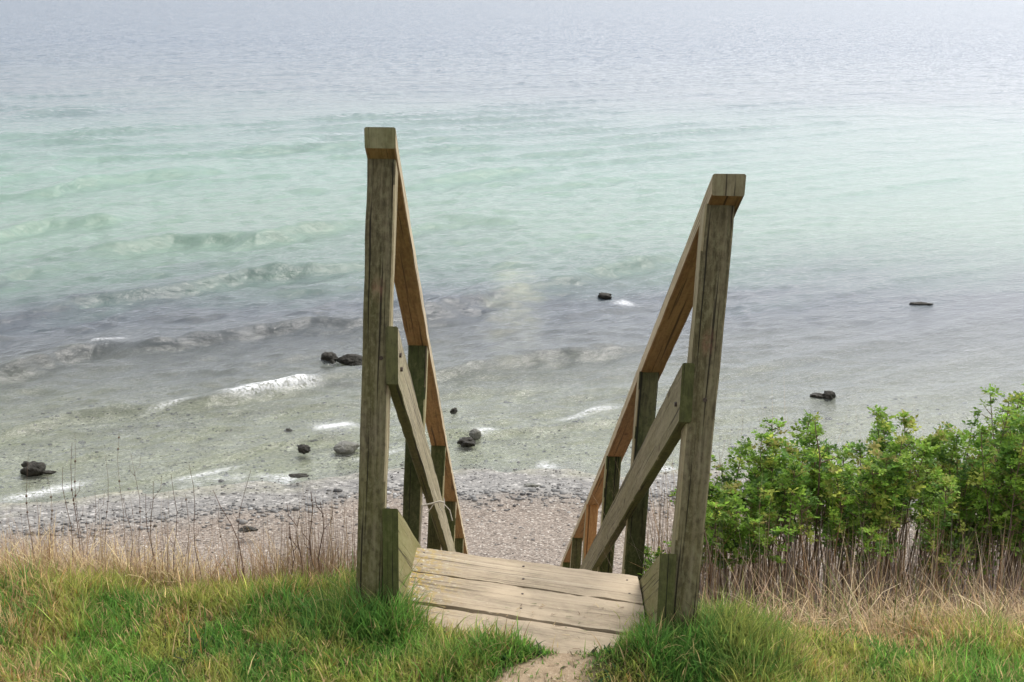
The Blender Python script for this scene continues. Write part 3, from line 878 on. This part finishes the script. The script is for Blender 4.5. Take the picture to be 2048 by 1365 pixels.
# dense dead stalks under the bushes on the right
n = 6500
x = rng.uniform(.62, 3.0, n); y = rng.uniform(4.0, 5.7, n)
z = ground_z(x, y)
gtop = 8.17 - .14 * (y - 4.2) + .10 * fbm(x * 3, y * 3, 121)
hgt = np.maximum(gtop - z, .15) * np.where(rng.uniform(size=n) < .12, rng.uniform(1.0, 1.38, n), rng.uniform(.35, 1.12, n))
GREYV = (.20, .16, .145)
cc = np.array([TAN, GREYV, PINKTAN, (.15, .12, .10), (.34, .20, .10), (.40, .31, .21), (.30, .24, .20)])[rng.integers(0, 7, n)] * rng.uniform(.7, 1.35, n)[:, None]
rd = blades(np.stack([x, y, z - .02], -1), hgt, rng.uniform(.002, .0055, n), np.abs(rng.normal(0, .16, n)), rng.uniform(0, 6.28, n), rng.normal(.1, .35, n), cc, cc, 4)
tangle = make_dry(5000, (.66, 2.8), (3.72, 4.6), (.14, .36), 117, [STRAW, TAN, PINKTAN, (.45, .36, .24), (.12, .16, .035)], lean=(.0, .7), bend=(.3, 2.6), w=(.0018, .0038), thr=.3)
blade_obj('dead_stalks', [rd, tangle], M['straw'], 'dense upright dead stalks below the green bushes on the right', 'dead stalks')

# ------------------------------------------------------------------ rose bushes on the right
def hedge_top(x, y):
    xs = [.55, .62, .72, .80, .832, .88, .95, 1.02, 1.06, 1.11, 1.18, 1.24, 1.30, 1.36, 1.42, 1.50, 1.55, 1.60, 1.66, 1.70, 1.76, 1.82, 1.93, 2.1, 2.4, 2.9]
    zs = [7.85, 8.00, 8.10, 8.24, 8.35, 8.24, 8.36, 8.44, 8.47, 8.38, 8.36, 8.31, 8.31, 8.34, 8.35, 8.46, 8.49, 8.42, 8.30, 8.44, 8.40, 8.47, 8.58, 8.56, 8.5, 8.5]
    return -.015 + float(np.interp(x / y * 4.8, xs, zs)) - .33 * (y - 4.8)

LEAFC = [(.15, .26, .036), (.22, .33, .05), (.085, .17, .03), (.32, .36, .07), (.17, .28, .05), (.24, .22, .07)]
def rosette(c, size, nleaf, up, tilt):
    """a knot of compound leaves: each a midrib with paired leaflets, every leaflet folded a little"""
    V, Fq, C_ = [], [], []
    base_t = LEAFC[random.randrange(len(LEAFC))]
    for _ in range(nleaf):
        az = random.uniform(0, 6.283); el = random.uniform(-.15, 1.1)
        d = np.array([math.cos(az) * math.cos(el), math.sin(az) * math.cos(el), math.sin(el)])
        sd = np.array([-math.sin(az), math.cos(az), 0]); nn = np.cross(sd, d) * -1
        L = size * random.uniform(.7, 1.25)
        tb = random.uniform(.75, 1.25)
        for k, (t, sg) in enumerate(((.38, 1), (.38, -1), (.68, 1), (.68, -1), (1.0, 0))):
            p0 = c + d * L * (t - .12) + nn * .0 - np.array([0, 0, .10 * L * t * t])
            dirn = (d * .55 + sd * sg * .85) if sg else d
            dirn = dirn + np.array([0, 0, random.uniform(-.35, .2)])
            dirn /= np.linalg.norm(dirn)
            wd = np.cross(dirn, np.array([0, 0, 1.]) + .4 * np.random.default_rng(len(V) + k).normal(size=3)); wd /= np.linalg.norm(wd) + 1e-9
            l = L * .50 * random.uniform(.8, 1.15); w = l * .34
            up_ = np.cross(wd, dirn)
            b = sum(len(q) for q in V)
            V.append(np.array([p0, p0 + dirn * l * .45 + wd * w + up_ * l * .10, p0 + dirn * l, p0 + dirn * l * .45 - wd * w + up_ * l * .10]))
            Fq.append(np.array([[b, b + 1, b + 2], [b, b + 2, b + 3]]))
            C_.append(np.tile(np.array(base_t) * tb * random.uniform(.85, 1.15), (4, 1)))
    return np.concatenate(V), np.concatenate(Fq), np.concatenate(C_)

ROS = [rosette(np.zeros(3), 1.0, 5, 0, 0) for _ in range(24)]
def rot_z(V, a_, tx, ty):
    ca, sa = math.cos(a_), math.sin(a_)
    W = V @ np.array([[ca, sa, 0], [-sa, ca, 0], [0, 0, 1]])
    cx, sx = math.cos(tx), math.sin(tx)
    return W @ np.array([[1, 0, 0], [0, cx, sx], [0, -sx, cx]])

def shoot(x, y, top, parent, lush=1.0, low=.45, nm='shoot'):
    z0 = grd(x, y) - .03
    H = max(top - z0, .25)
    n = 9
    lx, ly = random.gauss(0, .07), random.gauss(0, .07)
    path = np.array([[x + lx * (t ** 1.5) * H + .012 * math.sin(t * 7 + x * 30), y + ly * (t ** 1.5) * H, z0 + H * t] for t in np.linspace(0, 1, n)])
    paths, rad = [path], [np.linspace(.0048, .0016, n)]
    nodes = []
    nn = int(H * 32 * lush)
    for i in range(nn):
        t = low + (1 - low) * (i + random.random()) / nn
        p = np.array([np.interp(t, np.linspace(0, 1, n), path[:, k]) for k in range(3)])
        a_ = random.uniform(0, 6.283); r_ = random.uniform(.02, .085) * (1.15 - t * .7)
        q = p + np.array([math.cos(a_) * r_, math.sin(a_) * r_, r_ * random.uniform(.3, 1.2)])
        if q[2] > top + .01: q[2] = top
        if r_ > .03:
            paths.append(np.array([p, (p + q) / 2 + np.array([0, 0, -.003]), q])); rad.append(np.array([.002, .0015, .001]))
        nodes.append((q, random.choice((.6, .8, 1.0, 1.0, 1.35)) * random.uniform(.020, .034) * (1.1 - .35 * t)))
    nodes.append((path[-1], .026))
    V, Fq = tube(paths, rad, 4)
    st = link_mesh(nm, np_mesh(nm, V, [Fq], True), M['stem'], parent)
    Vs, Fs, Cs, b = [], [], [], 0
    for q, sz in nodes:
        RV, RF, RC = ROS[random.randrange(len(ROS))]
        W = rot_z(RV * sz * 1.35, random.uniform(0, 6.28), random.gauss(0, .35), 0) + q
        Vs.append(W); Fs.append(RF + b); Cs.append(RC * random.uniform(.8, 1.65)); b += len(W)
    me = np_mesh('foliage', np.concatenate(Vs), [np.concatenate(Fs)], False, {"tint": np.concatenate(Cs)})
    fo_ = bpy.data.objects.new('foliage', me); col.objects.link(fo_); me.materials.append(M['leaf'])
    fo_.parent = st
    fo_.matrix_parent_inverse = Matrix.Translation(parent.location).inverted() @ Matrix.Identity(4) if False else Matrix.Identity(4)
    fo_["kind"] = 'stuff'
    return st

# (centre x at 4.8 m, half width, label)
BUSH = [(.66, .07, 4, 'low leafy shrub peeping out between the right tall post and the midrail', 4.75),
        (.86, .13, 15, 'small rose bush closest to the right tall post with a thin lone tip', 4.8),
        (1.07, .14, 22, 'green rose bush with the tallest leafy spike next to the right post', 4.85),
        (1.32, .15, 20, 'low middle rose bush in the dip of the hedge', 4.85),
        (1.55, .13, 23, 'bright green rose bush with a dense rounded peak under the small black rock', 4.9),
        (1.80, .14, 24, 'broad rose bush with two blunt tops near the right edge of the photo', 4.95),
        (2.03, .14, 22, 'tallest rose bush at the far right edge, cut by the frame', 4.95),
        (2.38, .2, 16, 'outermost rose bush beyond the right edge of the photo', 4.95)]
for bx_, hw, ns, lab, yb in BUSH:
    root = empty('rose_bush', (bx_, yb, grd(bx_, yb)))
    tag(root, lab, 'bush', 'rose bushes right of the steps')
    for k in range(int(ns * 1.4)):
        y = yb + random.uniform(-.40, .55)
        x = (bx_ + random.uniform(-hw, hw)) * y / 4.8
        front = y < yb - .1
        top = hedge_top(x, y) + random.uniform(-.01, .05) - (random.random() ** 1.2) * .30
        if front: top -= .10
        shoot(x, y, top, root, 1.0, .52 if bx_ > 1.7 else .72)
# a bare twig with one leaf tuft standing above the second bush
root = empty('bare_twig', (1.17, 4.7, grd(1.17, 4.7)))
tag(root, 'thin red-brown twig with a leaf tuft rising above the tallest bush spike', 'twig')
zz = 8.1
P1 = [(1.165, 4.7, 7.9), (1.16, 4.7, 8.2), (1.155, 4.7, 8.32), (1.135, 4.7, 8.40), (1.125, 4.7, 8.46)]
P2 = [(1.158, 4.7, 8.30), (1.175, 4.7, 8.34), (1.185, 4.7, 8.355)]
P3 = [(1.155, 4.7, 8.29), (1.21, 4.7, 8.31), (1.235, 4.7, 8.325)]
V, Fq = tube([P1, P2, P3], [np.linspace(.004, .0015, 5), [.0025, .002, .001], [.0025, .002, .001]], 5)
link_mesh('stem', np_mesh('stem', V, [Fq], True), M['stem_dark'], root)
Vs, Fs, Cs, b = [], [], [], 0
for q, sz in ((P1[-1], .022), (P1[-2], .016), (P2[-1], .014), (P3[-1], .028), (P3[-1], .022)):
    RV, RF, RC = ROS[random.randrange(len(ROS))]
    W = rot_z(RV * sz, random.uniform(0, 6.28), .2, 0) + np.array(q); Vs.append(W); Fs.append(RF + b); Cs.append(RC); b += len(W)
link_mesh('leaf_tuft', np_mesh('leaf_tuft', np.concatenate(Vs), [np.concatenate(Fs)], False, {"tint": np.concatenate(Cs)}), M['leaf'], root)["kind"] = 'stuff'

# ------------------------------------------------------------------ tall dead weeds on the left brink (countable)
def weed(x, y, top, lean, mat, r=.0026, branches=2, label=None, group=None, ly=0.0):
    z0 = grd(x, y) - .02
    H = top - z0
    n = 8
    path = np.array([[x + lean * t ** 1.4 + .008 * math.sin(t * 9 + x * 50), y + ly * t + .004 * math.sin(t * 12), z0 + H * t] for t in np.linspace(0, 1, n)])
    paths, rad = [path], [np.linspace(r, r * .35, n)]
    for k in range(branches):
        t = random.uniform(.45, .92)
        p = np.array([np.interp(t, np.linspace(0, 1, n), path[:, j]) for j in range(3)])
        s_ = random.choice((-1, 1)); l = random.uniform(.02, .06)
        paths.append(np.array([p, p + [s_ * l * .5, 0, l * .7], p + [s_ * l * .6, 0, l * 1.5]])); rad.append(np.array([r * .5, r * .4, r * .25]))
    for k in range(random.randint(0, 3)):
        t = random.uniform(.6, 1)
        p = np.array([np.interp(t, np.linspace(0, 1, n), path[:, j]) for j in range(3)])
        paths.append(np.array([p + [-.002, 0, -.004], p, p + [.001, 0, .004]])); rad.append(np.array([.0015, .0042, .001]))
    V, Fq = tube(paths, rad, 5)
    o = link_mesh('dead_weed', np_mesh('dead_weed', V, [Fq], True), mat)
    tag(o, label, 'dead weed', group)
    return o
def zt(px, py, Y):      # height of a stalk's tip seen from the top of the path
    return EYE - Y * math.tan(math.radians(15) + math.atan((py - 682.5) / 2670.))
GRP = 'thin dead weeds left of the steps'
LABS = {0: 'thin dead weed farthest left, a pale straight stalk', 1: None}
W = [(250, 880, 'tallest dark dead weed, its tip level with the left black rock', .015), (218, 925, None, .02), (162, 900, None, .0), (150, 950, None, -.01), (168, 880, None, .0), (290, 920, None, -.01),
     (310, 975, None, .01), (405, 940, None, -.02), (355, 960, None, .01), (112, 965, None, .0), (318, 1000, None, -.03), (200, 1000, None, .0), (450, 1020, None, .0), (66, 930, None, .01),
     (270, 1010, None, -.01), (375, 1000, None, .02)]
ORD = ['leftmost thin dead weed', 'second thin dead weed from the left edge', 'third thin dead weed from the left edge', 'fourth thin dead weed from the left edge',
       'fifth thin dead weed from the left edge', 'sixth thin dead weed from the left edge', 'seventh thin dead weed from the left edge', 'eighth thin dead weed, just left of the tallest',
       'tallest thin dead weed', 'thin dead weed just right of the tallest one', 'thin dead weed two right of the tallest', 'short thin dead weed left of the crossing pair',
       'thin dead weed three places left of the crossing pair', 'thin dead weed two places left of the crossing pair', 'thin dead weed directly left of the crossing pair', 'thin dead weed rising beside the crossing pair']
rank = {i: r for r, i in enumerate(sorted(range(len(W)), key=lambda q: W[q][0]))}
for i, (px, py, lab, ln) in enumerate(W):
    Y = random.uniform(3.95, 4.25)
    x = (px - 1024) / 2670. * Y * 1.08
    weed(x, Y, zt(px, py, Y), ln, M['stem_dark'] if i % 3 else M['stem'], random.uniform(.0012, .0021), random.randint(0, 2),
         lab or ORD[rank[i]] + ' in the row along the brink', GRP)
Y = 4.0
weed((515 - 1024) / 2670. * Y * 1.09, Y, zt(445, 990, Y), -.11, M['stem_dark'], .0026, 0, 'dark dead weed leaning left, crossing a thinner one')
weed((468 - 1024) / 2670. * Y * 1.09, Y + .03, zt(505, 955, Y), .07, M['stem_dark'], .0018, 1, 'thin dead weed leaning right across the dark one')
for px, py, lab in ((636, 990, 'thick brown dead weed cluster stalk closest to the left tall post'), (650, 1010, 'second brown stalk from the left tall post'), (610, 1040, 'short brown stalk in front of the pebble line'), (592, 1060, 'shortest brown stalk above the dark green tuft')):
    Y = 3.98
    weed((px - 1024) / 2670. * Y * 1.09, Y, zt(px, py, Y), random.uniform(-.01, .01), M['stem_dark'], .0030, 2, lab)
# fine bents around the brown stalks
n = 420
x = np.concatenate([rng.normal(-.63, .06, 160), rng.uniform(-1.75, -.45, n - 160)]); y = rng.uniform(3.85, 4.35, n)
c = np.array([TAN, (.20, .12, .09), PINKTAN])[rng.integers(0, 3, n)] * rng.uniform(.6, 1.2, n)[:, None]
z = ground_z(x, y)
hgt = np.concatenate([rng.uniform(.22, .42, 160), rng.uniform(.18, .42, n - 160)])
bents = blades(np.stack([x, y, z], -1), hgt, rng.uniform(.0012, .0022, n), rng.uniform(0, .12, n), rng.uniform(0, 6.28, n), rng.uniform(-.1, .25, n), c, c, 4)
blade_obj('grass_bents', [bents], M['straw'], 'fine upright bents rising from the dry fringe left of the steps', 'dry grass')

# dry bits trodden into the soil in front of the landing, and low broad-leaved herbs in the turf
n = 2600
x = rng.uniform(-.6, .6, n); y = rng.uniform(2.9, 3.75, n)
k_ = (bare(x, y) > .2) & (rng.uniform(size=n) < np.where(y > 3.47, .25, 1.0)); x, y = x[k_], y[k_]; n = len(x)
z = np.where((y > 3.60 - (x + .33) * .30), np.maximum(ground_z(x, y), DECK), ground_z(x, y)) + .003
c = np.array([STRAW, TAN, (.12, .08, .05), (.20, .14, .09), (.50, .42, .30), (.08, .12, .03)])[rng.integers(0, 6, n)] * rng.uniform(.7, 1.2, n)[:, None]
lt = blades(np.stack([x, y, z], -1), rng.uniform(.006, .030, n), rng.uniform(.0015, .005, n), rng.uniform(1.2, 1.55, n), rng.uniform(0, 6.28, n), rng.uniform(-.2, .1, n), c, c, 2)
blade_obj('plant_litter', [lt], M['straw'], 'dry plant bits scattered on the bare soil at the landing', 'plant litter')
n = 5200
x = rng.uniform(-1.8, 1.9, n); y = rng.uniform(3.0, 4.0, n)
k_ = (bare(x, y) < .3) & (fbm(x * 3.7, y * 3.7, 161) > .50); x, y = x[k_], y[k_]; n = len(x)
c = np.array([(.05, .12, .04), (.07, .15, .05), (.09, .10, .05), (.045, .085, .035)])[rng.integers(0, 4, n)] * rng.uniform(.7, 1.3, n)[:, None]
hb = blades(np.stack([x, y, ground_z(x, y)], -1), rng.uniform(.02, .055, n), rng.uniform(.006, .012, n), rng.uniform(.3, 1.1, n), rng.uniform(0, 6.28, n), rng.uniform(.2, 1.0, n), c, c, 3)
blade_obj('low_herbs', [hb], M['leaf'], 'low dark broad-leaved herbs mixed into the turf', 'herbs')

# pale roots hanging by the left midrail
root_paths = [[(-.30, 4.30, 8.255), (-.27, 4.30, 8.262), (-.24, 4.30, 8.272), (-.225, 4.30, 8.268)],
              [(-.26, 4.30, 8.262), (-.27, 4.30, 8.245), (-.282, 4.30, 8.228)],
              [(-.245, 4.30, 8.268), (-.24, 4.30, 8.25), (-.232, 4.30, 8.236)],
              [(-.225, 4.30, 8.262), (-.205, 4.30, 8.24), (-.195, 4.30, 8.20)],
              [(-.30, 4.30, 8.255), (-.31, 4.32, 8.1), (-.31, 4.34, 7.9)]]
V, Fq = tube(root_paths, [.0032, .0018, .0018, .002, .003], 5)
tag(link_mesh('pale_twig', np_mesh('pale_twig', V, [Fq], True), M['root']), 'pale branching twig behind the landing, under the left midrail', 'twig')

# ------------------------------------------------------------------ rocks
def ico(sub):
    import bmesh
    bm = bmesh.new(); bmesh.ops.create_icosphere(bm, subdivisions=sub, radius=1.0)
    V = np.array([v.co[:] for v in bm.verts]); Fc = np.array([[v.index for v in f.verts] for f in bm.faces]); bm.free()
    return V, Fc
I4, F4 = ico(4)
I1, F1 = ico(1)
def rock(name, x, y, z, sx, sy, sz, mat, label, rotz=0, seed=1, rough=.55, cat='rock', lumps=None, group=None):
    V = np.concatenate([I4 * np.array(l_[3:]) + np.array(l_[:3]) for l_ in lumps]) if lumps else I4.copy()
    Fc = np.concatenate([F4 + k * len(I4) for k in range(len(lumps))]) if lumps else F4
    sx *= .88; sy *= .88; sz *= .74
    d = 1 + rough * ((fbm(V[:, 0] * 1.6 + seed * 7, V[:, 1] * 1.6 + V[:, 2] * 1.3, seed, 4) - .5) * 2) + .25 * rough * (fbm(V[:, 0] * 7 + seed, V[:, 2] * 7 + V[:, 1] * 5, seed + 3, 2) - .5) * 2
    V = V * d[:, None] * np.array([sx, sy, sz])
    ca, sa = math.cos(rotz), math.sin(rotz)
    V = V @ np.array([[ca, sa, 0], [-sa, ca, 0], [0, 0, 1]])
    o = link_mesh(name, np_mesh(name, V, [Fc], True), mat)
    o.location = (x, y, z)
    return tag(o, label, cat, group)
rock('rock', -4.95, 34.9, .05, .27, .26, .24, M['rock_black'], 'rounded black weed-covered rock, left half of the pair by the left post', seed=3)
rock('rock', -4.28, 34.7, .06, .44, .27, .22, M['rock_black'], 'wide black weed-covered rock touching the tall left post in the photo', seed=5, rotz=.1)
rock('rock', -9.92, 26.1, .08, .27, .22, .20, M['rock_black'], 'black rock alone near the left edge of the photo', seed=8)
rock('rock', -9.60, 26.05, .02, .22, .08, .05, M['rock_black'], 'small dark flat stone attached to the right side of the lone left rock', seed=9, rotz=.1)
rock('rock', -4.50, 27.55, .10, .16, .14, .13, M['rock_black'], 'round dark rock left of the smooth grey boulder', seed=11)
rock('rock', -3.62, 27.8, .05, .33, .25, .19, M['rock_grey'], 'smooth grey boulder with a dark foot beside the left tall post', seed=13, rough=.2, rotz=.5)
rock('rock', -.98, 28.3, .06, .22, .20, .14, M['rock_black'], 'dark wet rock in the gap between the handrails, low left', seed=15)
rock('rock', -.80, 28.7, .10, .16, .13, .19, M['rock_grey'], 'upright grey stone with a foam fleck behind the dark wet rock', seed=17, rough=.25)
rock('rock', -1.38, 30.6, .03, .09, .08, .10, M['rock_black'], 'tiny black stone between the handrails above the wet rock', seed=19)
rock('rock', 3.05, 43.2, .03, .25, .18, .14, M['rock_black'], 'dark rock breaking the surface near the right handrail', seed=21)
rock('rock', 7.76, 32.35, .03, .20, .15, .10, M['rock_black'], 'left lump of the small black rocks above the right bushes', seed=23)
rock('rock', 8.02, 32.3, .05, .17, .15, .17, M['rock_black'], 'taller right lump of the small black rocks above the right bushes', seed=25)
rock('rock', 13.5, 43.0, .0, .42, .14, .07, M['rock_black'], 'long flat dark rock barely showing in the water far right', seed=27)
rock('rock', -5.10, 29.0, .02, .11, .09, .06, M['rock_black'], 'little dark stone in the shallows left of the white foam patch', seed=29)
rock('driftwood', -4.32, 25.6, .22, .24, .10, .04, M['rock_black'], 'flat dark heap of seaweed on wet shingle left of the post', seed=31, rough=.6, cat='seaweed')
rock('driftwood', -4.72, 22.4, .40, .20, .10, .05, M['rock_black'], 'dark scrap of seaweed on the dry beach just above the grass', seed=33, rough=.7, cat='seaweed')
rock('rock', .45, 25.3, .21, .18, .09, .035, M['rock_grey'], 'flat dark stone on the wet shingle between the handrails', seed=35)
for o_ in list(col.objects):
    if o_.name.startswith('driftwood'): o_.name = 'seaweed_clump'

# ------------------------------------------------------------------ pebbles, one mass
def pebbles(n, xr, yr, size, dens):
    x = rng.uniform(*xr, n); y = rng.uniform(*yr, n)
    s_ = y - shore_y(x)
    keep = rng.uniform(size=n) < dens(x, y, s_)
    x, y, s_ = x[keep], y[keep], s_[keep]; n = len(x)
    r = rng.lognormal(math.log(size), .38, n)
    z = beach_z(x, y) + r * .15
    V = np.tile(I1[None], (n, 1, 1)) * (1 + rng.uniform(-.22, .22, (n, len(I1), 1)))
    V = V * (r[:, None] * np.stack([rng.uniform(.8, 1.5, n), rng.uniform(.7, 1.2, n), rng.uniform(.4, .8, n)], -1))[:, None, :]
    V = V + np.stack([x, y, z], -1)[:, None, :]
    F_ = (F1[None] + (np.arange(n) * len(I1))[:, None, None]).reshape(-1, 3)
    pal = np.array([(.17, .15, .135), (.30, .255, .22), (.24, .22, .20), (.38, .31, .26), (.62, .60, .56), (.09, .08, .075), (.33, .23, .17), (.27, .25, .235), (.45, .42, .385)])
    c = .64 * pal[rng.choice(9, n, p=[.16, .20, .20, .15, .03, .08, .06, .09, .03])] * rng.uniform(.8, 1.2, n)[:, None]
    wetf = sstep(-3.5, -1, s_)[:, None]
    g_ = c.mean(1, keepdims=True) * np.array([[.98, 1.0, 1.0]])
    greyf = .40 + sstep(-2.9, -1.9, s_)[:, None] * .45
    c = (c * (1 - greyf) + g_ * greyf) * (1 - .25 * wetf)
    return V.reshape(-1, 3), F_, np.repeat(c, len(I1), 0)
sets = [pebbles(20000, (-13, 14), (21, 31.5), .015, lambda x, y, s: (.15 + .6 * fbm(x, y, 141))),
        pebbles(12000, (-12, 13), (22.4, 27.5), .028, lambda x, y, s: np.exp(-((s + 2.1) / .5) ** 2)),
        pebbles(5000, (-12, 12), (24, 34), .030, lambda x, y, s: .22 * sstep(.35, .7, fbm(x * .8, y * .8, 143)))]
Vs, Fs, Cs, b = [], [], [], 0
for V, F_, C_ in sets:
    Vs.append(V); Fs.append(F_ + b); Cs.append(C_); b += len(V)
o_ = link_mesh('pebbles', np_mesh('pebbles', np.concatenate(Vs), [np.concatenate(Fs)], True, {"tint": np.concatenate(Cs)}), M['pebble'])
tag(o_, 'mixed grey, brown and white pebbles strewn over the beach', 'pebbles', kind='stuff')
